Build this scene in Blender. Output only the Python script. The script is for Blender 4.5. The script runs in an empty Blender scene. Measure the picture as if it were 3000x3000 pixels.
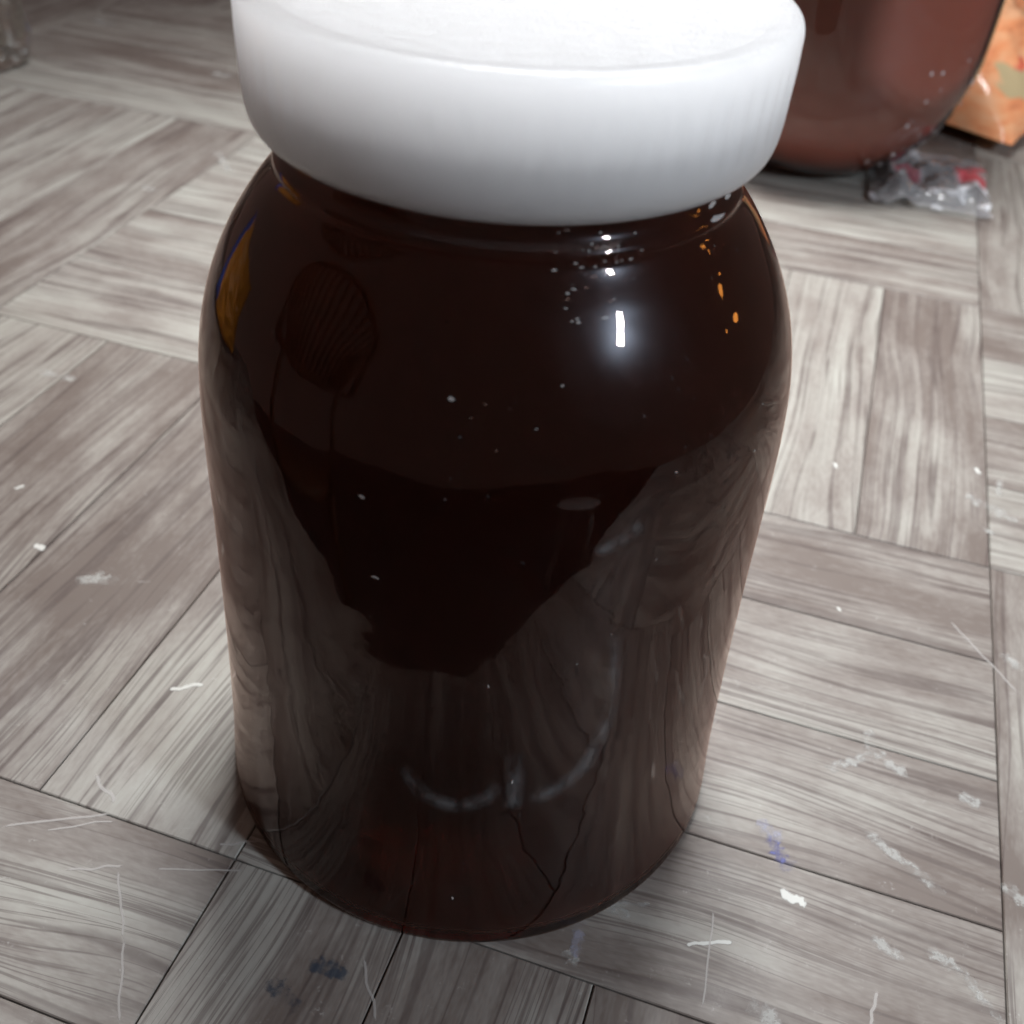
import bpy, bmesh, math, random
from mathutils import Vector, Matrix, noise

# ------------------------------------------------------------------ scene, camera, light
scene = bpy.context.scene
COL = scene.collection
R = 0.07                                   # body radius of the front jar, metres
FANG = 0.2935                              # turn of the parquet pattern

cam_d = bpy.data.cameras.new('camera')
cam = bpy.data.objects.new('camera', cam_d)
COL.objects.link(cam)
cr = Vector((0.99758, 0.02326, 0.06551)); cu = Vector((-0.06539, 0.63383, 0.77070)); cw = Vector((0.02359, 0.77312, -0.63382))
cw.normalize(); cr = (cr - cw * cr.dot(cw)).normalized(); cu = cr.cross(cw)
M = Matrix(((cr.x, cu.x, -cw.x), (cr.y, cu.y, -cw.y), (cr.z, cu.z, -cw.z))).to_4x4()
M.translation = Vector((0.0, -3.1361 * R, 3.8768 * R))
cam.matrix_world = M
cam_d.sensor_width = 36.0
cam_d.lens = 36.0 * 3.1279 / 3.0
cam_d.clip_start = 0.01
cam_d.clip_end = 50
cam_d.dof.use_dof = True
cam_d.dof.focus_distance = 0.262
cam_d.dof.aperture_fstop = 16.0
scene.camera = cam

world = bpy.data.worlds.new('World')
scene.world = world
world.use_nodes = True
bg = world.node_tree.nodes['Background']
bg.inputs['Color'].default_value = (1.0, 0.70, 0.63, 1)
bg.inputs['Strength'].default_value = 0.125

def area(name, loc, target, sx, sy, power, color, spin=0.0, spread=180):
    l = bpy.data.lights.new(name, 'AREA')
    l.shape = 'RECTANGLE'; l.size = sx; l.size_y = sy; l.energy = power; l.color = color; l.spread = math.radians(spread)
    o = bpy.data.objects.new(name, l)
    COL.objects.link(o)
    o.location = loc
    q = (Vector(target) - Vector(loc)).to_track_quat('-Z', 'Y')
    o.rotation_euler = (q.to_matrix() @ Matrix.Rotation(spin, 3, 'Z')).to_euler()
    return o

area('ceiling_lamp', (0.05, 0.40, 0.98), (0.05, 0.27, 0.0), 0.30, 0.30, 3.9, (0.98, 0.99, 1.0), 0.0, 74)
area('tube_lamp', (0.95, -0.73, 0.90), (0, 0, 0.16), 0.060, 0.22, 12.5, (0.76, 0.88, 1.0), math.radians(-30))
for nm, loc, e, rad in (('bulb_near', (1.10, 0.22, 0.46), 0.30, 0.028), ('bulb_far', (1.10, 0.26, 0.30), 0.30, 0.028), ('bulb_small', (1.15, 0.12, 0.33), 0.06, 0.012), ('bulb_high', (1.12, 0.30, 0.53), 0.05, 0.012)):
    l = bpy.data.lights.new(nm, 'POINT'); l.energy = e; l.color = (1.0, 0.42, 0.08); l.shadow_soft_size = rad
    o = bpy.data.objects.new(nm, l); COL.objects.link(o); o.location = loc

scene.view_settings.view_transform = 'Standard'
scene.view_settings.look = 'None'
scene.view_settings.exposure = 0.0
scene.view_settings.gamma = 1.0
scene.render.engine = 'CYCLES'
scene.cycles.use_denoising = True
scene.cycles.max_bounces = 10
scene.cycles.adaptive_threshold = 0.03
scene.cycles.transmission_bounces = 8
scene.cycles.glossy_bounces = 6
scene.cycles.sample_clamp_indirect = 4.0
scene.cycles.blur_glossy = 0.3

# ------------------------------------------------------------------ helpers
def tag(o, label=None, cat=None, group=None, kind=None):
    if label: o['label'] = label
    if cat: o['category'] = cat
    if group: o['group'] = group
    if kind: o['kind'] = kind
    return o

def empty(name, loc):
    o = bpy.data.objects.new(name, None); COL.objects.link(o); o.location = loc
    o.empty_display_size = 0.02
    return o

def mesh_obj(name, verts, faces, mat, parent=None, smooth=True):
    me = bpy.data.meshes.new(name)
    me.from_pydata([tuple(v) for v in verts], [], faces)
    me.update()
    o = bpy.data.objects.new(name, me); COL.objects.link(o)
    if mat: me.materials.append(mat)
    if smooth: me.polygons.foreach_set('use_smooth', [True] * len(me.polygons))
    if parent: o.parent = parent
    return o

def lathe(profile, seg=144, wob=None):
    """closed surface of revolution; profile starts and ends on the axis (r = 0)"""
    V, F = [], []
    rings = []
    for r, z in profile:
        if r < 1e-7:
            rings.append([len(V)]); V.append((0, 0, z))
        else:
            idx = []
            for k in range(seg):
                a = 2 * math.pi * k / seg
                rr = r * (wob(a, z) if wob else 1.0)
                idx.append(len(V)); V.append((rr * math.cos(a), rr * math.sin(a), z))
            rings.append(idx)
    for A, B in zip(rings, rings[1:]):
        for k in range(seg):
            k2 = (k + 1) % seg
            if len(A) == 1 and len(B) == 1: continue
            if len(A) == 1: F.append((A[0], B[k2], B[k]))
            elif len(B) == 1: F.append((A[k], A[k2], B[0]))
            else: F.append((A[k], A[k2], B[k2], B[k]))
    return V, F

def fix_normals(o):
    bm = bmesh.new(); bm.from_mesh(o.data)
    bmesh.ops.recalc_face_normals(bm, faces=bm.faces)
    bm.to_mesh(o.data); bm.free()
    return o

def smooth_prof(pts, n=6):
    """Catmull-Rom through (r, z) points"""
    out = []
    P = [pts[0]] + list(pts) + [pts[-1]]
    for i in range(1, len(P) - 2):
        p0, p1, p2, p3 = P[i - 1], P[i], P[i + 1], P[i + 2]
        for k in range(n):
            t = k / n
            out.append(tuple(0.5 * ((2 * p1[j]) + (-p0[j] + p2[j]) * t + (2 * p0[j] - 5 * p1[j] + 4 * p2[j] - p3[j]) * t * t
                                    + (-p0[j] + 3 * p1[j] - 3 * p2[j] + p3[j]) * t ** 3) for j in (0, 1)))
    out.append(tuple(pts[-1]))
    return out

class NT:
    """tiny node helper"""
    def __init__(self, name):
        self.m = bpy.data.materials.new(name); self.m.use_nodes = True
        self.t = self.m.node_tree; self.t.nodes.clear()
        self.out = self.t.nodes.new('ShaderNodeOutputMaterial')
    def n(self, typ, **kw):
        nd = self.t.nodes.new(typ)
        ins = kw.pop('ins', {})
        for k, v in kw.items(): setattr(nd, k, v)
        for k, v in ins.items(): self.put(nd.inputs[k], v)
        return nd
    def put(self, sock, v):
        if isinstance(v, bpy.types.NodeSocket): self.t.links.new(v, sock)
        elif isinstance(v, bpy.types.Node): self.t.links.new(v.outputs[0], sock)
        else:
            if hasattr(sock.default_value, '__len__') and len(sock.default_value) == 4 and len(v) == 3: v = (*v, 1)
            sock.default_value = v
    def math(self, op, a, b=None, c=None, clamp=False):
        nd = self.n('ShaderNodeMath', operation=op, use_clamp=clamp)
        for i, v in enumerate((a, b, c)):
            if v is not None: self.put(nd.inputs[i], v)
        return nd.outputs[0]
    def vmath(self, op, a, b=None):
        nd = self.n('ShaderNodeVectorMath', operation=op)
        self.put(nd.inputs[0], a)
        if b is not None: self.put(nd.inputs[1], b)
        return nd
    def noise(self, vec, scale, detail=3, rough=0.5, dist=0.0, dims='3D'):
        nd = self.n('ShaderNodeTexNoise', noise_dimensions=dims)
        self.put(nd.inputs['Vector'], vec)
        nd.inputs['Scale'].default_value = scale; nd.inputs['Detail'].default_value = detail
        nd.inputs['Roughness'].default_value = rough; nd.inputs['Distortion'].default_value = dist
        return nd.outputs['Fac']
    def ramp(self, fac, stops, interp='LINEAR'):
        nd = self.n('ShaderNodeValToRGB'); nd.color_ramp.interpolation = interp
        el = nd.color_ramp.elements
        while len(el) < len(stops): el.new(0.5)
        for e, (p, c) in zip(el, stops):
            e.position = p
            e.color = (c, c, c, 1) if isinstance(c, (int, float)) else (*c, 1)
        self.put(nd.inputs[0], fac)
        return nd.outputs[0]
    def mix(self, fac, a, b, blend='MIX'):
        nd = self.n('ShaderNodeMix', data_type='RGBA', blend_type=blend)
        self.put(nd.inputs['Factor'], fac); self.put(nd.inputs['A'], a) if False else None
        self.put(nd.inputs[6], a); self.put(nd.inputs[7], b)
        return nd.outputs[2]
    def smooth(self, v, lo, hi, a=0.0, b=1.0):
        nd = self.n('ShaderNodeMapRange', interpolation_type='SMOOTHSTEP')
        self.put(nd.inputs[0], v)
        for i, x in zip((1, 2, 3, 4), (lo, hi, a, b)): nd.inputs[i].default_value = x
        return nd.outputs[0]
    def bump(self, h, strength, dist=0.001, normal=None):
        nd = self.n('ShaderNodeBump')
        nd.inputs['Strength'].default_value = strength; nd.inputs['Distance'].default_value = dist
        self.put(nd.inputs['Height'], h)
        if normal is not None: self.put(nd.inputs['Normal'], normal)
        return nd.outputs[0]
    def principled(self, **ins):
        nd = self.n('ShaderNodeBsdfPrincipled')
        for k, v in ins.items(): self.put(nd.inputs[k.replace('_', ' ')], v)
        return nd

# ------------------------------------------------------------------ materials
# marks worn into or splashed on the wood print: (u, v, angle, half length, half width, colour kind) in cm of the pattern axes
MARKS = []
def px_to_floor(px, py):
    d = cw * 3127.9 + cr * (px - 1500) - cu * (py - 1500)
    C = M.translation
    t = -C.z / d.z
    return C + d * t
def mark(px, py, px2, py2, w, kind, soft=0.5):
    a = px_to_floor(px, py); b = px_to_floor(px2, py2)
    MARKS.append((a, b, w, kind, soft))

# worn white print and crumbs (photo pixels only used to find the spot on the table top)
mark(2435, 2250, 2580, 2205, .0016, 'w'); mark(2545, 2150, 2560, 2210, .0016, 'w'); mark(2605, 2240, 2640, 2260, .0018, 'w')
mark(2550, 2450, 2760, 2615, .0016, 'w'); mark(2300, 2620, 2345, 2645, .0022, 'W', .3); mark(2015, 2768, 2140, 2758, .0008, 'W', .3)
mark(2570, 2760, 2625, 2800, .0016, 'w'); mark(2740, 2800, 2810, 2840, .0018, 'w'); mark(2810, 2840, 2930, 2990, .0012, 'w')
mark(2220, 2960, 2250, 2985, .0026, 'w'); mark(2830, 2340, 2850, 2350, .0020, 'w')
mark(2850, 1460, 2960, 1520, .0026, 'w'); mark(2930, 1410, 2925, 1450, .0012, 'w'); mark(2880, 1545, 2900, 1560, .0014, 'w')
mark(2950, 1930, 2975, 1950, .0020, 'w'); mark(2960, 2610, 3000, 2640, .0022, 'w'); mark(2445, 1360, 2450, 1368, .0012, 'W', .4)
mark(2860, 1375, 2868, 1385, .0014, 'W', .4); mark(2455, 1782, 2460, 1788, .0008, 'W', .4)
mark(505, 2020, 590, 2005, .0011, 'W', .3); mark(110, 1600, 122, 1606, .0020, 'W', .4); mark(50, 1430, 65, 1425, .0012, 'W', .4)
mark(275, 1690, 290, 1680, .0016, 'w'); mark(240, 1700, 330, 1700, .0020, 'w', .9); mark(130, 1090, 210, 1110, .0020, 'w', .8)
mark(640, 450, 670, 500, .0024, 'w', .8); mark(430, 548, 440, 555, .0025, 'w', .8); mark(285, 60, 310, 70, .006, 'w', .8)
mark(640, 215, 660, 225, .004, 'w', .8)
mark(1700, 2700, 1690, 2790, .0014, 'l', .8); mark(1665, 2800, 1680, 2815, .0014, 'w')
mark(1760, 2640, 1830, 2680, .0014, 'w', .7); mark(1780, 2650, 1900, 2650, .0006, 'w', .6)
# hair-thin scratches
mark(345, 2550, 362, 2750, .00035, 's', .6); mark(362, 2750, 345, 3000, .00035, 's', .6); mark(0, 2425, 330, 2380, .0004, 's', .6)
mark(130, 2432, 340, 2405, .0003, 's', .6); mark(195, 2550, 360, 2538, .0004, 's', .6); mark(640, 2475, 780, 2460, .0004, 's', .6)
mark(280, 2275, 335, 2350, .0006, 's', .6); mark(450, 2545, 720, 2552, .0003, 's', .6)
mark(2088, 2660, 2060, 2960, .0003, 's', .6); mark(2570, 2910, 2545, 3000, .0005, 's', .6); mark(2780, 1815, 2990, 2040, .0004, 's', .6)
mark(1060, 2810, 1100, 2990, .0004, 's', .6)
# ink
mark(2265, 2470, 2300, 2530, .0020, 'b', .9); mark(2240, 2420, 2270, 2450, .0020, 'l', .9)
mark(810, 2890, 850, 2940, .0022, 'k', .9); mark(930, 2830, 990, 2850, .0022, 'k', .9)

def wood_material():
    n = NT('parquet_print')
    oi = n.n('ShaderNodeObjectInfo')
    rnd = oi.outputs['Random']
    tc = n.n('ShaderNodeTexCoord')
    loc = tc.outputs['Object']
    off = n.n('ShaderNodeCombineXYZ', ins={0: n.math('MULTIPLY', rnd, 7.3), 1: n.math('MULTIPLY', rnd, 3.1), 2: n.math('MULTIPLY', rnd, 53.0)})
    p = n.vmath('ADD', loc, off).outputs[0]
    # warp across the grain, so that lines swing and close into cathedrals
    sp = n.n('ShaderNodeSeparateXYZ', ins={0: p})
    warp = n.noise(n.vmath('MULTIPLY', p, (6.0, 20.0, 1.0)).outputs[0], 1.0, 1, .4)
    cross = n.math('ADD', sp.outputs[1], n.math('MULTIPLY', n.math('SUBTRACT', warp, 0.5), 0.030))
    gvec = n.n('ShaderNodeCombineXYZ', ins={0: sp.outputs[0], 1: cross, 2: sp.outputs[2]})
    g1 = n.noise(n.vmath('MULTIPLY', gvec, (2.2, 120.0, 1.0)).outputs[0], 1.0, 2, .5)      # broad stripes
    g2 = n.noise(n.vmath('MULTIPLY', gvec, (5.0, 420.0, 1.0)).outputs[0], 1.0, 3, .6)      # fine stripes
    g3 = n.noise(n.vmath('MULTIPLY', p, (240.0, 800.0, 1.0)).outputs[0], 1.0, 1, .6)       # pores
    g4 = n.noise(n.vmath('MULTIPLY', p, (11.0, 34.0, 1.0)).outputs[0], 1.0, 2, .5)         # patches
    g5 = n.noise(n.vmath('MULTIPLY', p, (30.0, 75.0, 1.0)).outputs[0], 1.0, 4, .6)         # mottling
    g6 = n.noise(n.vmath('MULTIPLY', p, (16.0, 120.0, 3.0)).outputs[0], 1.0, 2, .5)        # swell of each line
    # growth lines: ridges of the stripe field, swelling and fading along their length
    d1 = n.math('ABSOLUTE', n.math('SUBTRACT', g1, 0.48))
    wid = n.smooth(g6, 0.30, 0.72, 0.010, 0.065)
    line = n.smooth(n.math('DIVIDE', d1, wid), 0.15, 1.0, 1.0, 0.0)
    d2 = n.math('ABSOLUTE', n.math('SUBTRACT', g2, 0.47))
    line2 = n.smooth(n.math('DIVIDE', d2, n.smooth(g6, 0.35, 0.65, 0.07, 0.02)), 0.1, 1.0, 1.0, 0.0)
    gate = n.smooth(g4, 0.40, 0.58)
    tone = n.math('ADD', n.math('MULTIPLY', g1, 0.34), n.math('MULTIPLY', g2, 0.20))
    tone = n.math('ADD', tone, n.math('MULTIPLY', n.math('SUBTRACT', g4, 0.5), 0.95))
    tone = n.math('ADD', tone, n.math('MULTIPLY', n.math('SUBTRACT', g5, 0.5), 0.50))
    tone = n.math('ADD', tone, n.math('MULTIPLY', n.math('SUBTRACT', g3, 0.5), 0.24))
    tone = n.math('ADD', tone, n.math('MULTIPLY', n.math('SUBTRACT', rnd, 0.5), 0.34))
    base = n.ramp(tone, [(0.00, (0.150, 0.122, 0.106)), (0.19, (0.230, 0.204, 0.182)), (0.33, (0.300, 0.280, 0.250)), (0.56, (0.368, 0.358, 0.320))])
    dark = (0.090, 0.068, 0.061)
    base = n.mix(n.math('MULTIPLY', line, n.smooth(g5, 0.30, 0.62, 0.80, 0.50)), base, dark)
    base = n.mix(n.math('MULTIPLY', n.math('MULTIPLY', line2, gate), 0.60), base, dark)
    geo = n.n('ShaderNodeNewGeometry')
    pos = geo.outputs['Position']
    grit = n.noise(pos, 900, 2, .6)
    grit2 = n.noise(pos, 160, 2, .6)
    # general wear: faint pale dust
    wear = n.math('MULTIPLY', n.smooth(grit2, 0.60, 0.74), n.smooth(grit, 0.5, 0.7))
    base = n.mix(n.math('MULTIPLY', wear, 0.35), base, (0.55, 0.54, 0.51))
    rough = n.ramp(n.noise(pos, 55, 4, .6), [(0.3, 0.42), (0.7, 0.58)])
    nor = n.bump(n.math('ADD', n.math('MULTIPLY', g2, 0.5), n.math('MULTIPLY', grit, 0.5)), 0.22, 0.0004)
    b = n.principled(Base_Color=base, Roughness=rough, Normal=nor, Specular_IOR_Level=0.45)
    n.put(n.out.inputs['Surface'], b)
    return n.m

def joint_material():
    n = NT('joint_dark')
    b = n.principled(Base_Color=(0.06, 0.045, 0.04), Roughness=0.8)
    n.put(n.out.inputs['Surface'], b)
    return n.m

def glass_material(name, tint=(0.93, 0.95, 0.93), haze=0.02, wob=0.5):
    n = NT(name)
    tc = n.n('ShaderNodeTexCoord'); p = tc.outputs['Object']
    big = n.noise(n.vmath('MULTIPLY', p, (1.0, 1.0, 1.5)).outputs[0], 28, 2, .5)
    fine = n.noise(n.vmath('MULTIPLY', p, (1.0, 1.0, 2.2)).outputs[0], 420, 3, .6)
    fleck = n.smooth(n.noise(p, 900, 2, .5), 0.70, 0.78)
    cl = n.smooth(n.noise(p, 30, 2, .5), 0.50, 0.62)
    h = n.math('ADD', n.math('MULTIPLY', big, 3.0 * wob), n.math('ADD', n.math('MULTIPLY', fine, 0.03 * wob), n.math('MULTIPLY', n.math('MULTIPLY', fleck, cl), 0.25)))
    nor = n.bump(h, 0.20, 0.0012)
    g = n.n('ShaderNodeBsdfGlass', ins={'Color': tint, 'Roughness': 0.0, 'IOR': 1.5, 'Normal': nor})
    pale_film = n.math('MULTIPLY', n.smooth(n.noise(n.vmath('MULTIPLY', p, (1, 1, .55)).outputs[0], 34, 4, .65, 1.2), 0.48, 0.75), haze)
    dirt = n.math('ADD', pale_film, n.math('MULTIPLY', n.math('MULTIPLY', fleck, cl), 0.16))
    d = n.n('ShaderNodeBsdfDiffuse', ins={'Color': (0.62, 0.64, 0.68)})
    film = n.n('ShaderNodeBsdfGlossy', ins={'Color': (0.9, 0.9, 1.0), 'Roughness': 0.24})
    ff = n.smooth(n.noise(n.vmath('MULTIPLY', p, (1, 1, .6)).outputs[0], 26, 4, .7, 1.0), 0.35, 0.70, 0.001, 0.011)
    mx0 = n.n('ShaderNodeMixShader', ins={0: ff, 1: g.outputs[0], 2: film.outputs[0]})
    mx = n.n('ShaderNodeMixShader', ins={0: dirt, 1: mx0.outputs[0], 2: d.outputs[0]})
    n.put(n.out.inputs['Surface'], mx)
    return n.m

def liquid_material(name, color, density):
    n = NT(name)
    gl = n.n('ShaderNodeBsdfGlass', ins={'Color': (1, 1, 1), 'Roughness': 0.30, 'IOR': 1.34 / 1.5})
    df = n.n('ShaderNodeBsdfDiffuse', ins={'Color': (0.34, 0.095, 0.060)})
    mxl = n.n('ShaderNodeMixShader', ins={0: 0.075, 1: gl.outputs[0], 2: df.outputs[0]})   # cloudiness
    n.put(n.out.inputs['Surface'], mxl)
    v = n.n('ShaderNodeVolumeAbsorption', ins={'Color': color, 'Density': density})
    n.put(n.out.inputs['Volume'], v)
    return n.m

def lid_material():
    n = NT('white_lid_plastic')
    tc = n.n('ShaderNodeTexCoord'); p = tc.outputs['Object']
    sp = n.n('ShaderNodeSeparateXYZ', ins={0: p})
    ang = n.math('ARCTAN2', sp.outputs[1], sp.outputs[0])
    nrm = n.n('ShaderNodeNewGeometry').outputs['Normal']
    up = n.smooth(n.n('ShaderNodeSeparateXYZ', ins={0: nrm}).outputs[2], 0.6, 0.95)
    grain = n.noise(p, 1300, 2, .6)
    mott = n.noise(n.vmath('MULTIPLY', p, (1, 2.6, 1)).outputs[0], 190, 3, .6)
    angv = n.n('ShaderNodeCombineXYZ', ins={0: n.math('COSINE', ang), 1: n.math('SINE', ang), 2: n.math('MULTIPLY', sp.outputs[2], 1.5)})
    ribs = n.noise(angv, 9.0, 2, .5)
    h = n.math('ADD', n.math('MULTIPLY', n.math('ADD', grain, mott), up), n.math('MULTIPLY', ribs, 0.6))
    nor = n.bump(h, 0.5, 0.0006)
    col = n.mix(n.math('MULTIPLY', n.smooth(ribs, 0.45, 0.7), 0.35), (0.90, 0.965, 1.0), (0.915, 0.965, 1.0))
    b = n.principled(Base_Color=col, Roughness=n.ramp(mott, [(0.3, 0.30), (0.7, 0.42)]), Normal=nor,
                     Subsurface_Weight=1.0, Subsurface_Radius=(1.0, 1.0, 1.0), Subsurface_Scale=0.09)
    n.put(n.out.inputs['Surface'], b)
    return n.m

MAT_WOOD = wood_material()
MAT_JOINT = joint_material()
MAT_GLASS = glass_material('jar_glass', (0.88, 0.72, 0.66), 0.004, 0.85)
MAT_LIQ = liquid_material('dark_brown_liquid', (0.585, 0.465, 0.435), 106.0)
MAT_LID = lid_material()

# ------------------------------------------------------------------ table top of parquet blocks
EDGE_V = -2.36 * R                         # near edge of the table
top = empty('tabletop', (0, 0, 0))
top.rotation_euler = (0, 0, -FANG)
tag(top, kind='structure')
def slab(name, x0, x1, y0, y1, z0, z1, mat, parent, bev=0.0004):
    bm = bmesh.new()
    bmesh.ops.create_cube(bm, size=1.0)
    for v in bm.verts:
        v.co = Vector(((x0 + x1) / 2 + v.co.x * (x1 - x0), (y0 + y1) / 2 + v.co.y * (y1 - y0), (z0 + z1) / 2 + v.co.z * (z1 - z0)))
    if bev: bmesh.ops.bevel(bm, geom=[e for e in bm.edges if all(v.co.z > z1 - 1e-6 for v in e.verts)], offset=bev, segments=1, affect='EDGES')
    me = bpy.data.meshes.new(name); bm.to_mesh(me); bm.free(); me.materials.append(mat)
    o = bpy.data.objects.new(name, me); COL.objects.link(o); o.parent = parent
    return o
# block limits in metres of the pattern axes; the printed sheet is not laid quite evenly
UB = [-.830, -.560, -.305, -.047, .163, .375, .600]
PV = -.10
def vb(i):
    far = .425 if i <= 2 else .381
    k0 = .157 if i <= 2 else .150
    return [-.285, -.067, k0, far, far + .25, far + .50, far + .76, far + 1.02]
slab('backing_board', UB[0], UB[-1], EDGE_V, 1.40, -0.020, -0.0016, MAT_JOINT, top, 0)
GAP = 0.00022
random.seed(11)
MESHES = {}
def plank(u0, u1, v0, v1, along_v):
    length, width = (v1 - v0, u1 - u0) if along_v else (u1 - u0, v1 - v0)
    key = (round(length, 4), round(width, 4))
    if key in MESHES:
        o = bpy.data.objects.new('plank', MESHES[key]); COL.objects.link(o); o.parent = top
    else:
        o = slab('plank', -length / 2 + GAP, length / 2 - GAP, -width / 2 + GAP, width / 2 - GAP, -0.0015, 0.0, MAT_WOOD, top, 0.0003)
        MESHES[key] = o.data
    o.location = ((u0 + u1) / 2, (v0 + v1) / 2, random.uniform(-0.00006, 0.0))
    o.rotation_euler = (0, 0, (math.pi / 2 if along_v else 0) + random.choice((0, math.pi)))
    return o
for i in range(len(UB) - 1):
    VB = vb(i)
    for j in range(len(VB) - 1):
        along_v = (i + j) % 2 == 1
        a0, a1, b0, b1 = UB[i], UB[i + 1], VB[j], VB[j + 1]
        for k in range(4):
            if along_v: q = (a0 + (a1 - a0) * k / 4, a0 + (a1 - a0) * (k + 1) / 4, max(b0, EDGE_V), b1)
            else: q = (a0, a1, max(b0 + (b1 - b0) * k / 4, EDGE_V), b0 + (b1 - b0) * (k + 1) / 4)
            if q[3] - q[2] > .004: plank(*q, along_v)

# worn spots, crumb dust, scratches and ink on the print: each a thin film with a feathered rim
MARK_COL = {'w': ((0.55, 0.55, 0.52), 0.50), 'W': ((0.66, 0.66, 0.62), 0.85), 's': ((0.56, 0.53, 0.50), 0.50),
            'l': ((0.42, 0.42, 0.52), 0.45), 'b': ((0.12, 0.13, 0.34), 0.75), 'k': ((0.025, 0.055, 0.095), 0.50)}
MARK_NAME = {'w': 'worn_spot', 'W': 'white_fleck', 's': 'scratch', 'l': 'ink_smear', 'b': 'ink_stain', 'k': 'ink_blot'}
MARK_MAT = {}
for kd, (c_, k_) in MARK_COL.items():
    n = NT('mark_' + MARK_NAME[kd])
    geo = n.n('ShaderNodeNewGeometry')
    at = n.n('ShaderNodeAttribute', attribute_name='fade')
    g = n.noise(geo.outputs['Position'], 420, 4, .7)
    if kd in 'sW': f = n.math('MULTIPLY', n.smooth(n.math('ADD', at.outputs['Fac'], n.math('MULTIPLY', n.math('SUBTRACT', g, 0.5), 0.8)), 0.10, 0.85), k_)
    else: f = n.math('MULTIPLY', n.smooth(n.math('ADD', at.outputs['Fac'], n.math('MULTIPLY', n.math('SUBTRACT', g, 0.5), 2.6)), 0.30, 1.0), n.math('MULTIPLY', k_, n.smooth(n.noise(geo.outputs['Position'], 150, 3, .7), 0.40, 0.58, 0.12, 1.0)))
    b = n.principled(Base_Color=c_, Roughness=0.6)
    tr = n.n('ShaderNodeBsdfTransparent')
    mx = n.n('ShaderNodeMixShader', ins={0: f, 1: tr.outputs[0], 2: b.outputs[0]})
    n.put(n.out.inputs['Surface'], mx)
    MARK_MAT[kd] = n.m
inv_top = Matrix.Rotation(FANG, 4, 'Z')
for q, (a, b, w, kd, soft) in enumerate(MARKS):
    a, b = inv_top @ a, inv_top @ b
    d = b - a; L = max(d.length, 1e-5); t = d / L; nn = Vector((-t.y, t.x, 0))
    w *= .72 if kd != 's' else 1.0
    wo = w * (1.3 if kd in 'sW' else 2.2)
    V_, F_, fade = [], [], []
    N_ = 10 if kd == 's' else 14
    for k in range(N_ + 1):
        x = -wo + (L + 2 * wo) * k / N_
        over = max(-x, x - L, 0) / wo
        hw = wo * math.sqrt(max(0.0, 1 - over * over)) * (1 + (.0 if kd == 's' else .55) * (noise.noise(Vector((q * 7.1, k * .9, 0))))) + 1e-6
        c = a + t * x + nn * (noise.noise(Vector((q * 3.3, k * .35, 5))) * (w * (2.5 if kd == 's' else .8)))
        for m_, fd in ((-1, 0), (-.45, .85), (0, 1), (.45, .85), (1, 0)):
            V_.append(c + nn * hw * m_ + Vector((0, 0, 0.00012 + .00001 * (q % 5)))); fade.append(fd * max(0, 1 - over ** 3))
        if k:
            b0 = (k - 1) * 5
            for r_ in range(4): F_.append((b0 + r_, b0 + 5 + r_, b0 + 6 + r_, b0 + 1 + r_))
    o = mesh_obj(MARK_NAME[kd], V_, F_, MARK_MAT[kd], top)
    o.data.attributes.new('fade', 'FLOAT', 'POINT').data.foreach_set('value', fade)

# ------------------------------------------------------------------ front jar
jar = empty('jar', (0, 0, 0))
tag(jar, 'tall round glass jar of near-black brown liquid under a white plastic lid', 'jar', None)
outer = [(.88, .014), (.985, .0), (1.022, .010), (1.042, .04), (1.046, .10), (1.028, .35), (1.009, .8), (.995, 1.3), (.988, 1.75), (.980, 1.95),
         (.962, 2.12), (.921, 2.28), (.855, 2.43), (.775, 2.555), (.712, 2.635), (.672, 2.70), (.652, 2.76), (.645, 2.82), (.645, 2.87)]
WALL = .052
inner = [(.50, .040), (.92, .042), (.972, .065), (.985, .13), (.974, .35), (.958, .8), (.945, 1.3), (.936, 1.75), (.928, 1.94),
         (.910, 2.09), (.869, 2.24), (.805, 2.385), (.725, 2.51), (.659, 2.595), (.618, 2.675), (.600, 2.755), (.595, 2.82), (.595, 2.85)]
def sc(P): return [(r * R, z * R) for r, z in P]
po = [(0, .030)] + [(.5, .024)] + smooth_prof(outer, 5)
# a moulded bead just under the lid
po = [(r + .016 * math.exp(-((z - 2.690) / .018) ** 2), z) for r, z in po]
po[0] = (0, .030)
pi_ = smooth_prof(inner, 5)
prof = sc(po + [(.62, 2.88), (0, 2.88)])
V_, F_ = lathe(prof, 160)
glass = fix_normals(mesh_obj('glass_body', V_, F_, MAT_GLASS, jar))
liq = [(0, .040)] + [(r, z) for r, z in pi_ if z < 2.84] + [(0, 2.845)]
V_, F_ = lathe(sc(liq), 160)
fix_normals(mesh_obj('liquid', V_, F_, MAT_LIQ, jar))
LB, LT, LR = 2.770, 3.142, .764
lidp = [(.652, LB + .02), (.66, LB), (.698, LB), (.728, LB + .010), (.748, LB + .032), (.759, LB + .066), (LR, LB + .105), (LR + .001, LB + .18), (LR + .003, LB + .25), (LR + .004, LT - .065),
        (LR + .002, LT - .030), (LR - .008, LT - .009), (LR - .026, LT - .001), (LR - .06, LT - .004), (LR - .085, LT - .010), (LR - .12, LT - .010), (.40, LT - .009), (0, LT - .008)]
lp = smooth_prof(lidp, 4)
ILT = LT - .045
lo = [(0, 2.895), (.652, 2.895), (.652, LB + .02)]
def grip(a, z):
    z /= R
    k = max(0.0, min(1.0, (z - LB - .10) / .05, (LT - .06 - z) / .05))
    return 1 + .0030 * k * (math.cos(66 * a) + .5 * noise.noise(Vector((math.cos(a) * 5, math.sin(a) * 5, 0))))
V_, F_ = lathe(sc(lo[:-1] + lp), 528, grip)
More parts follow.
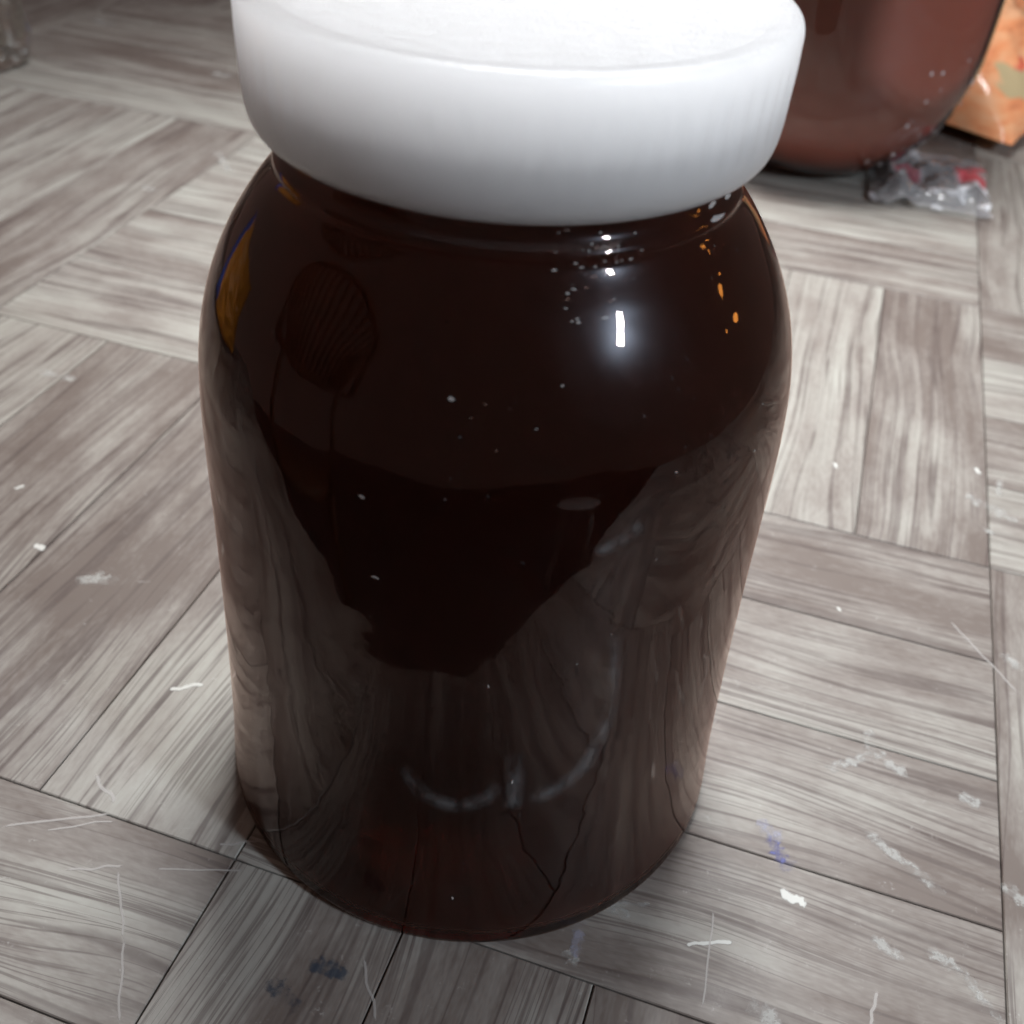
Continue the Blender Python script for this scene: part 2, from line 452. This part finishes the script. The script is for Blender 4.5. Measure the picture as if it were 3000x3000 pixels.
lid = fix_normals(mesh_obj('lid', V_, F_, MAT_LID, jar))
lid.rotation_euler = (0, math.radians(-0.22), 0); lid.location = (.17 * R * .07, 0, .010 * R)

# painted glare sparkles among dirt specks, and pale arcs on the front jar's glass
def jar_hit(px, py):
    d = (cw * 3127.9 + cr * (px - 1500) - cu * (py - 1500)).normalized()
    C = M.translation; t = 2.2 * R
    while t < 9 * R:
        P = C + d * t
        if 0 < P.z < 2.75 * R:
            for (r0, z0), (r1, z1) in zip(po[2:], po[3:]):
                if z0 * R <= P.z <= z1 * R:
                    rr = (r0 + (r1 - r0) * (P.z / R - z0) / max(z1 - z0, 1e-9)) * R
                    if math.hypot(P.x, P.y) <= rr:
                        h = math.hypot(P.x, P.y)
                        return P, Vector((P.x / h, P.y / h, -(r1 - r0) / max(z1 - z0, 1e-9))).normalized()
                    break
        t += .004 * R
    return None
n = NT('dust_glint'); b = n.principled(Base_Color=(0.62, 0.60, 0.58), Roughness=0.35, Alpha=0.55); n.put(n.out.inputs['Surface'], b)
MAT_SPECK = n.m
random.seed(5)
specks = []
for _ in range(46):  # tight cluster: glare sparkles painted as pale flecks
    specks.append((random.gauss(1730, 60), random.gauss(760, 75), random.uniform(.0014, .0040), random.uniform(.8, 3)))
for _ in range(26):
    specks.append((random.uniform(760, 2250), random.uniform(720, 2300), random.uniform(.0010, .0028), random.uniform(.7, 2.6)))
specks += [(1320, 1170, .007, 1.5), (1060, 1455, .006, 2), (1100, 1690, .005, 3), (2100, 640, .010, 4), (2130, 575, .008, 4), (2085, 600, .008, 3), (1430, 2010, .010, .4), (1325, 2630, .012, .35), (1500, 2290, .012, .5)]
V_, F_ = [], []
for px, py, rad, asp in specks:
    h = jar_hit(px, py)
    if not h: continue
    P, nn = h; P = P + nn * .00015
    t1 = Vector((-nn.y, nn.x, 0)).normalized(); t2 = nn.cross(t1)
    b0 = len(V_); V_.append(P + nn * rad * R * .2)
    for k in range(7):
        q = 2 * math.pi * k / 7; m_ = rad * R * random.uniform(.55, 1.2)
        V_.append(P + t1 * math.cos(q) * m_ * asp + t2 * math.sin(q) * m_)
    for k in range(7): F_.append((b0, b0 + 1 + k, b0 + 1 + (k + 1) % 7))
o = mesh_obj('dust_glints', V_, F_, MAT_SPECK, jar); tag(o, kind='stuff')
n = NT('pale_arc_film')
at = n.n('ShaderNodeAttribute', attribute_name='fade')
tc = n.n('ShaderNodeTexCoord')
g = n.noise(n.vmath('MULTIPLY', tc.outputs['Object'], (1, 1, .4)).outputs[0], 240, 4, .7)
f = n.math('MULTIPLY', n.math('MULTIPLY', at.outputs['Fac'], n.smooth(g, .3, .7)), 0.16)
b = n.principled(Base_Color=(0.55, 0.58, 0.60), Roughness=0.5)
tr = n.n('ShaderNodeBsdfTransparent')
mx = n.n('ShaderNodeMixShader', ins={0: f, 1: tr.outputs[0], 2: b.outputs[0]})
n.put(n.out.inputs['Surface'], mx)
MAT_PALE_FILM = n.m
def pale_film(pts, wpx):  # feathered pale arc laid over the glass
    V_, F_, fade = [], [], []
    # Catmull-Rom in the photo's own points, then laid on the glass
    path = smooth_prof(pts, 8)
    for k, (x, y) in enumerate(path):
        x2, y2 = path[min(k + 1, len(path) - 1)]; x1, y1 = path[max(k - 1, 0)]
        L = math.hypot(x2 - x1, y2 - y1) or 1; nx, ny = -(y2 - y1) / L, (x2 - x1) / L
        end = min(1, 6 * min(k, len(path) - 1 - k) / len(path))
        for m_, fd in ((-1, 0), (-.35, .6), (0, 1), (.35, .6), (1, 0)):
            P, nn = jar_hit(x + nx * wpx * m_, y + ny * wpx * m_)
            V_.append(P + nn * .0003); fade.append(fd * end)
        if k:
            b0 = (k - 1) * 5
            for r_ in range(4): F_.append((b0 + r_, b0 + r_ + 1, b0 + r_ + 6, b0 + r_ + 5))
    o = mesh_obj('pale_film', V_, F_, MAT_PALE_FILM, jar)
    o.data.attributes.new('fade', 'FLOAT', 'POINT').data.foreach_set('value', fade)
pale_film([(1800, 1850), (1790, 2050), (1730, 2210), (1640, 2300), (1540, 2345)], 26)
pale_film([(1460, 2290), (1420, 2340), (1330, 2355), (1240, 2320), (1180, 2240)], 26)
pale_film([(1505, 2200), (1510, 2290), (1500, 2370)], 34)
pale_film([(1880, 1530), (1820, 1580), (1740, 1620)], 22)

# ------------------------------------------------------------------ thin clear plastic / clear glass seen in one layer
def film_material(name, tint, gloss_rough, haze, haze_col, print_fn=None, clear=0.9):
    n = NT(name)
    tc = n.n('ShaderNodeTexCoord'); p = tc.outputs['Object']
    lw = n.n('ShaderNodeFresnel', ins={'IOR': 1.45})
    tr = n.n('ShaderNodeBsdfTransparent', ins={'Color': tint})
    gl = n.n('ShaderNodeBsdfGlossy', ins={'Color': (1, 1, 1), 'Roughness': gloss_rough})
    a = n.n('ShaderNodeMixShader', ins={0: lw.outputs[0], 1: tr.outputs[0], 2: gl.outputs[0]})
    col, fac = haze_col, haze
    if print_fn: col, fac = print_fn(n, p)
    df = n.principled(Base_Color=col, Roughness=0.35)
    b = n.n('ShaderNodeMixShader', ins={0: fac, 1: a.outputs[0], 2: df.outputs[0]})
    n.put(n.out.inputs['Surface'], b)
    return n.m

# ------------------------------------------------------------------ big round jar of milky brown liquid behind
JX, JY, JR, JH = 2.97 * R, 7.62 * R, 1.40 * R, 1.012 * R
jar2 = empty('jar', (JX, JY, 0))
tag(jar2, 'big round-bottomed glass jar of reddish brown liquid, behind the white lid', 'jar')
def bowl(r_off, z_off, top):
    P = [(0, z_off)]
    for k in range(0, 15):
        t = (math.pi / 2) * k / 14
        P.append((JR - JH + (JH - r_off) * math.sin(t), z_off + (1.30 * JH) * (1 - math.cos(t)) * (1 - z_off / (1.3 * JH))))
    for k in range(1, 9): P.append((JR - r_off, 1.30 * JH + (top - 1.30 * JH) * k / 8))
    return P
MAT_FILMGLASS = film_material('clear_jar_glass', (0.96, 0.93, 0.90), 0.03, 0.004, (0.8, 0.8, 0.8))
out2 = bowl(0.0, 0.0, 3.0 * R) + [(JR * .93, 3.3 * R), (JR * .72, 3.55 * R), (JR * .66, 3.7 * R)]
V_, F_ = lathe(out2, 128)
fix_normals(mesh_obj('glass_body', V_, F_, MAT_FILMGLASS, jar2))
n = NT('milky_brown_liquid')
tc = n.n('ShaderNodeTexCoord')
cl = n.noise(tc.outputs['Object'], 9, 2, .5)
b = n.principled(Base_Color=n.ramp(cl, [(0.3, (0.31, 0.100, 0.066)), (0.7, (0.36, 0.122, 0.090))]), Roughness=0.55,
                 Subsurface_Weight=0.5, Subsurface_Radius=(1.0, 0.4, 0.25), Subsurface_Scale=0.01)
n.put(n.out.inputs['Surface'], b)
MAT_LIQ2 = n.m
V_, F_ = lathe(bowl(0.045 * R, 0.05 * R, 2.9 * R) + [(0, 2.9 * R)], 128)
fix_normals(mesh_obj('liquid', V_, F_, MAT_LIQ2, jar2))
# dried splashes on its glass
n = NT('dried_splash')
b = n.principled(Base_Color=(0.62, 0.62, 0.64), Roughness=0.4, Alpha=0.75)
n.put(n.out.inputs['Surface'], b)
MAT_SPLASH = n.m
random.seed(21)
V_, F_ = [], []
spots = [(-35, 1.05, .035), (-12, 1.0, .045), (-8, .85, .05), (-22, .75, .025), (-28, .5, .03), (-15, .55, .03), (-50, .45, .02), (-60, .4, .025), (-55, .62, .015)]
spots += [(random.uniform(-75, -5), random.uniform(.25, 1.3), random.uniform(.010, .022)) for _ in range(26)]
pr2 = [(r, z) for r, z in out2 if r > 0]
for az, z, rad in spots:
    z *= R; rad *= R
    rr = pr2[-1][0]
    for (r0, z0), (r1, z1) in zip(pr2, pr2[1:]):
        if z0 <= z <= z1: rr = r0 + (r1 - r0) * (z - z0) / max(z1 - z0, 1e-9); sl = (r1 - r0) / max(z1 - z0, 1e-9); break
    a = math.radians(az)
    nrm = Vector((math.cos(a), math.sin(a), -sl)).normalized()
    c = Vector((rr * math.cos(a), rr * math.sin(a), z)) + nrm * 0.0004
    t1 = Vector((-math.sin(a), math.cos(a), 0)); t2 = nrm.cross(t1)
    b0 = len(V_)
    V_.append(c + nrm * rad * .35)
    for k in range(8):
        q = 2 * math.pi * k / 8; m_ = rad * random.uniform(.6, 1.25)
        V_.append(c + (t1 * math.cos(q) + t2 * math.sin(q) * 1.2) * m_)
    for k in range(8): F_.append((b0, b0 + 1 + k, b0 + 1 + (k + 1) % 8))
o = mesh_obj('dried_splashes', V_, F_, MAT_SPLASH, jar2); tag(o, kind='stuff')

# ------------------------------------------------------------------ crumpled sheets
def crumple(nx, ny, fn):
    V_, F_ = [], []
    for j in range(ny + 1):
        for i in range(nx + 1): V_.append(fn(i / nx, j / ny))
    for j in range(ny):
        for i in range(nx):
            a = j * (nx + 1) + i
            F_.append((a, a + 1, a + nx + 2, a + nx + 1))
    return V_, F_
def ridge(v, seed):
    """sharp creases"""
    q = 0.0; amp = 1.0; f = 1.0
    for k in range(4):
        q += amp * (1 - abs(noise.noise(Vector((v.x * f + seed, v.y * f - seed, seed * .7 + k)))) * 2.0); amp *= .5; f *= 2.1
    return q

# clear sweet wrapper with red print, in front of the big jar
def wrap_print_shine(n, p):
    sp = n.n('ShaderNodeSeparateXYZ', ins={0: p})
    def blob(x, y, rx, ry, soft=.5):
        dx = n.math('DIVIDE', n.math('SUBTRACT', sp.outputs[0], x * R), rx * R); dy = n.math('DIVIDE', n.math('SUBTRACT', sp.outputs[1], y * R), ry * R)
        w = n.noise(p, 60, 2, .5)
        r2 = n.math('ADD', n.math('ADD', n.math('MULTIPLY', dx, dx), n.math('MULTIPLY', dy, dy)), n.math('MULTIPLY', n.math('SUBTRACT', w, .5), 1.2))
        return n.smooth(r2, 1 - soft, 1 + soft, 1.0, 0.0)
    white = n.smooth(n.noise(p, 38, 3, .6, .8), 0.50, 0.66)  # pale patches painted in for highlights on the folds
    red = n.math('MAXIMUM', blob(.40, .10, .16, .20), blob(.40, .45, .20, .05))
    mar = blob(-.22, -.05, .15, .20)
    col = n.mix(red, (0.82, 0.84, 0.87), (0.62, 0.10, 0.12))
    col = n.mix(mar, col, (0.30, 0.10, 0.12))
    f = n.math('MAXIMUM', n.math('MULTIPLY', white, 0.95), n.math('MAXIMUM', n.math('MULTIPLY', red, 0.75), n.math('MULTIPLY', mar, 0.7)))
    return col, n.math('ADD', f, 0.22)
MAT_WRAP = film_material('clear_wrapper', (0.95, 0.95, 0.96), 0.12, 0.1, (.7, .7, .7), wrap_print_shine)
def wf(u, v):
    x, y = (u - .5) * 1.10, (v - .5) * 1.45
    edge = min(u, 1 - u, v, 1 - v)
    z = .03 + .10 * max(0, ridge(Vector((x * 1.8, y * 1.8, 0)), 3.7) - .5) * min(1, edge * 6 + .25)
    z += .16 * math.exp(-((x + .45 + .25 * y) / .10) ** 2) * (0.6 + .4 * math.sin(y * 9))
    x += .05 * noise.noise(Vector((y * 4, 2.2, 0))); y += .07 * noise.noise(Vector((x * 4, 7.2, 0)))
    return (x * R, y * R, max(.012, z) * R)
V_, F_ = crumple(46, 56, wf)
wr = mesh_obj('wrapper', V_, F_, MAT_WRAP, None, smooth=False)
wr.location = (4.08 * R, 7.05 * R, 0); wr.rotation_euler = (0, 0, math.radians(-14))
tag(wr, 'crumpled clear plastic wrapper with red print lying beside the big jar', 'wrapper')

# orange and tan packet behind it, right of the big jar
n = NT('orange_packet_film')
tc = n.n('ShaderNodeTexCoord'); p = tc.outputs['Object']
sp = n.n('ShaderNodeSeparateXYZ', ins={0: p})
w = n.noise(n.vmath('MULTIPLY', p, (1.0, 1.0, 2.0)).outputs[0], 9, 3, .6, .5)
w2 = n.noise(n.vmath('MULTIPLY', p, (.6, 1.6, 3.5)).outputs[0], 26, 3, .6, .4)
w3 = n.noise(n.vmath('MULTIPLY', p, (1, 1, 2)).outputs[0], 17, 2, .5)
col = n.ramp(w2, [(0.30, (0.62, 0.20, 0.10)), (0.45, (0.92, 0.36, 0.16)), (0.60, (0.95, 0.48, 0.25)), (0.75, (0.95, 0.52, 0.30))])
col = n.mix(n.smooth(w, .53, .57), col, (0.58, 0.46, 0.26))
col = n.mix(n.smooth(w3, .70, .76), col, (0.80, 0.10, 0.07))
b = n.principled(Base_Color=col, Roughness=0.20, Specular_IOR_Level=0.6)
n.put(n.out.inputs['Surface'], b)
MAT_PACK = n.m
def pillow(sx, sy, sz, seed, nn=44):
    V_, F_ = [], []
    for side in (1, -1):
        def fn(u, v):
            x, y = u * 2 - 1, v * 2 - 1
            prof = max(0.0, (1 - abs(x) ** 3.0) * (1 - abs(y) ** 3.0)) ** .55
            c = ridge(Vector((x * 2.2, y * 2.2, side)), seed)
            z = prof * (1 + .34 * (c - .9)) * sz
            k = 1 + .04 * noise.noise(Vector((x * 3, y * 3, seed)))
            return (x * sx * k, y * sy * k, z if side > 0 else -z * .12)
        v2, f2 = crumple(nn, nn, fn); b0 = len(V_)
        V_ += v2; F_ += [tuple(b0 + i for i in (f if side > 0 else f[::-1])) for f in f2]
    return V_, F_
V_, F_ = pillow(2.0 * R, 2.0 * R, 0.95 * R, 2.3, 64)
pk = mesh_obj('packet', V_, F_, MAT_PACK, None)
mz = min(v.co.z for v in pk.data.vertices)
pk.location = (4.90 * R, 10.75 * R, -mz + .0002); pk.rotation_euler = (0, 0, math.radians(50))
tag(pk, 'crumpled orange and tan plastic packet beside the big jar', 'packet')

# clear plastic bottle at the far left
MAT_CLEAR = film_material('clear_bottle_plastic', (0.88, 0.87, 0.83), 0.10, 0.05, (0.5, 0.5, 0.46))
bot = empty('plastic_bottle', (-5.75 * R, 8.55 * R, 0))
tag(bot, 'clear crinkled plastic bottle cut off by the left side of the picture', 'bottle')
def bw(a, z):
    return 1 + .05 * noise.noise(Vector((math.cos(a) * 2.4, math.sin(a) * 2.4, z / R * 3.2))) + .03 * math.cos(a * 9) * (1 if z < .8 * R else .35)
bp = smooth_prof([(.30, .05), (.46, .0), (.56, .08), (.60, .30), (.60, .55), (.57, .65), (.60, .75), (.60, 1.1), (.57, 1.2), (.60, 1.3), (.60, 1.9), (.45, 2.3), (.20, 2.65)], 5)
V_, F_ = lathe([(0, .12 * R)] + sc(bp), 72, bw)
fix_normals(mesh_obj('body', V_, F_, MAT_CLEAR, bot, smooth=False))
V_, F_ = lathe(sc([(0, 2.60), (.22, 2.60), (.235, 2.63), (.235, 2.83), (.21, 2.86), (0, 2.86)]), 48)
n = NT('blue_cap'); b = n.principled(Base_Color=(0.05, 0.12, 0.35), Roughness=0.4); n.put(n.out.inputs['Surface'], b)
fix_normals(mesh_obj('cap', V_, F_, n.m, bot))

# ------------------------------------------------------------------ what the jar's glass mirrors: the room floor below the table, a chair, a stool, a packet
n = NT('room_floor_tiles')
tc = n.n('ShaderNodeTexCoord'); g = n.noise(tc.outputs['Object'], 3.0, 4, .6)
b = n.principled(Base_Color=n.ramp(g, [(.3, (0.10, 0.075, 0.065)), (.7, (0.17, 0.13, 0.115))]), Roughness=0.35)
n.put(n.out.inputs['Surface'], b)
fl = mesh_obj('floor', [(-3, -3.5, -.75), (3, -3.5, -.75), (3, 2.5, -.75), (-3, 2.5, -.75)], [(0, 1, 2, 3)], n.m, None, smooth=False)
tag(fl, kind='structure')

def tube_mesh(pts, rad, seg=8):
    V_, F_ = [], []
    pts = [Vector(p) for p in pts]
    for i, p in enumerate(pts):
        t = (pts[min(i + 1, len(pts) - 1)] - pts[max(i - 1, 0)]).normalized()
        a = t.orthogonal().normalized(); b_ = t.cross(a)
        if i and a.dot(pa) < 0: pass
        pa = a
        for k in range(seg):
            q = 2 * math.pi * k / seg
            V_.append(p + (a * math.cos(q) + b_ * math.sin(q)) * rad)
        if i:
            b0 = (i - 1) * seg
            for k in range(seg): F_.append((b0 + k, b0 + (k + 1) % seg, b0 + seg + (k + 1) % seg, b0 + seg + k))
    F_.append(tuple(range(seg))[::-1]); F_.append(tuple(range(len(V_) - seg, len(V_))))
    return V_, F_
def simple_mat(name, col, rough):
    n = NT(name)
    tc = n.n('ShaderNodeTexCoord'); g = n.noise(tc.outputs['Object'], 40, 3, .6)
    b = n.principled(Base_Color=n.mix(n.math('MULTIPLY', g, .35), col, tuple(c * .55 for c in col)), Roughness=rough)
    n.put(n.out.inputs['Surface'], b)
    return n.m
MAT_CANE = simple_mat('brown_cane', (0.26, 0.125, 0.055), 0.45)
ch = empty('chair', (-1.02, -0.42, -.75)); ch.rotation_euler = (0, 0, math.radians(-68))
tag(ch, 'brown cane chair with ribbed fan back, mirrored in the jar upper left', 'chair')
# local axes: the chair faces -y towards +x after the turn; back stands at y = .25
W_, ZS, ZB, ZT = .46, .44, .98, 1.42
rimp = []
for k in range(25):
    t = math.pi * k / 24
    rimp.append((-W_ * math.cos(t) * (0.62 + .38 * math.sin(t)), .25 + .10 * math.sin(t), ZB + (ZT - ZB) * math.sin(t) ** .8))
V_, F_ = tube_mesh(rimp, .022); mesh_obj('back_rim', V_, F_, MAT_CANE, ch)
for k in range(2, 23):
    x, y, z = rimp[k]
    V_, F_ = tube_mesh([(x * .55, .25, ZB - .02), (x * .8, .25 + (y - .25) * .6, ZB + (z - ZB) * .55), (x, y, z)], .013, 6); mesh_obj('back_rib', V_, F_, MAT_CANE, ch)
V_, F_ = lathe([(0, ZS - .05), (.25, ZS - .05), (.27, ZS - .03), (.27, ZS), (.24, ZS + .01), (0, ZS + .005)], 32); mesh_obj('seat', V_, F_, MAT_CANE, ch)
V_, F_ = tube_mesh([rimp[0], (rimp[0][0] * .5, .25, ZB - .02), (rimp[-1][0] * .5, .25, ZB - .02), rimp[-1]], .016); mesh_obj('back_rail', V_, F_, MAT_CANE, ch)
for sx in (-1, 1):
    V_, F_ = tube_mesh([(sx * .19, .19, ZS), (sx * .2, .24, .7), (sx * .2, .25, ZB)], .016); mesh_obj('back_post', V_, F_, MAT_CANE, ch)
    for sy in (-1, 1):
        V_, F_ = tube_mesh([(sx * .19, sy * .19, ZS - .03), (sx * .23, sy * .23, 0)], .018); mesh_obj('leg', V_, F_, MAT_CANE, ch)
MAT_STOOL = simple_mat('white_stool_plastic', (0.72, 0.72, 0.70), 0.4)
st = empty('stool', (0.62, -1.06, -.75)); st.rotation_euler = (0, 0, .5)
tag(st, 'white plastic stool standing on the floor, mirrored small in the jar', 'stool')
V_, F_ = lathe([(0, .43), (.15, .43), (.165, .44), (.165, .46), (.15, .47), (0, .468)], 32); mesh_obj('seat', V_, F_, MAT_STOOL, st)
for k in range(4):
    a = math.pi / 4 + k * math.pi / 2
    V_, F_ = tube_mesh([(.12 * math.cos(a), .12 * math.sin(a), .435), (.145 * math.cos(a), .145 * math.sin(a), .22), (.175 * math.cos(a), .175 * math.sin(a), 0)], .026); mesh_obj('leg', V_, F_, MAT_STOOL, st)
n = NT('orange_blue_film')
tc = n.n('ShaderNodeTexCoord'); sp = n.n('ShaderNodeSeparateXYZ', ins={0: tc.outputs['Object']})
h = n.math('ADD', n.math('DIVIDE', sp.outputs[0], .30), n.math('MULTIPLY', n.noise(tc.outputs['Object'], 16, 2, .5), .25))
b = n.principled(Base_Color=n.ramp(h, [(-0.0, (0.70, 0.30, 0.03)), (.38, (0.72, 0.33, 0.04)), (.42, (0.04, 0.12, 0.55)), (1.0, (0.04, 0.12, 0.55))]), Roughness=0.35)
n.put(n.out.inputs['Surface'], b)
V_, F_ = pillow(.13, .10, .05, 6.1, 30)
pk2 = mesh_obj('packet', V_, F_, n.m, None)
pk2.rotation_euler = (math.radians(72), 0, math.radians(68)); pk2.location = (-.56, .28, .105)
tag(pk2, 'upright orange and blue packet, mirrored in the jar left shoulder', 'packet')
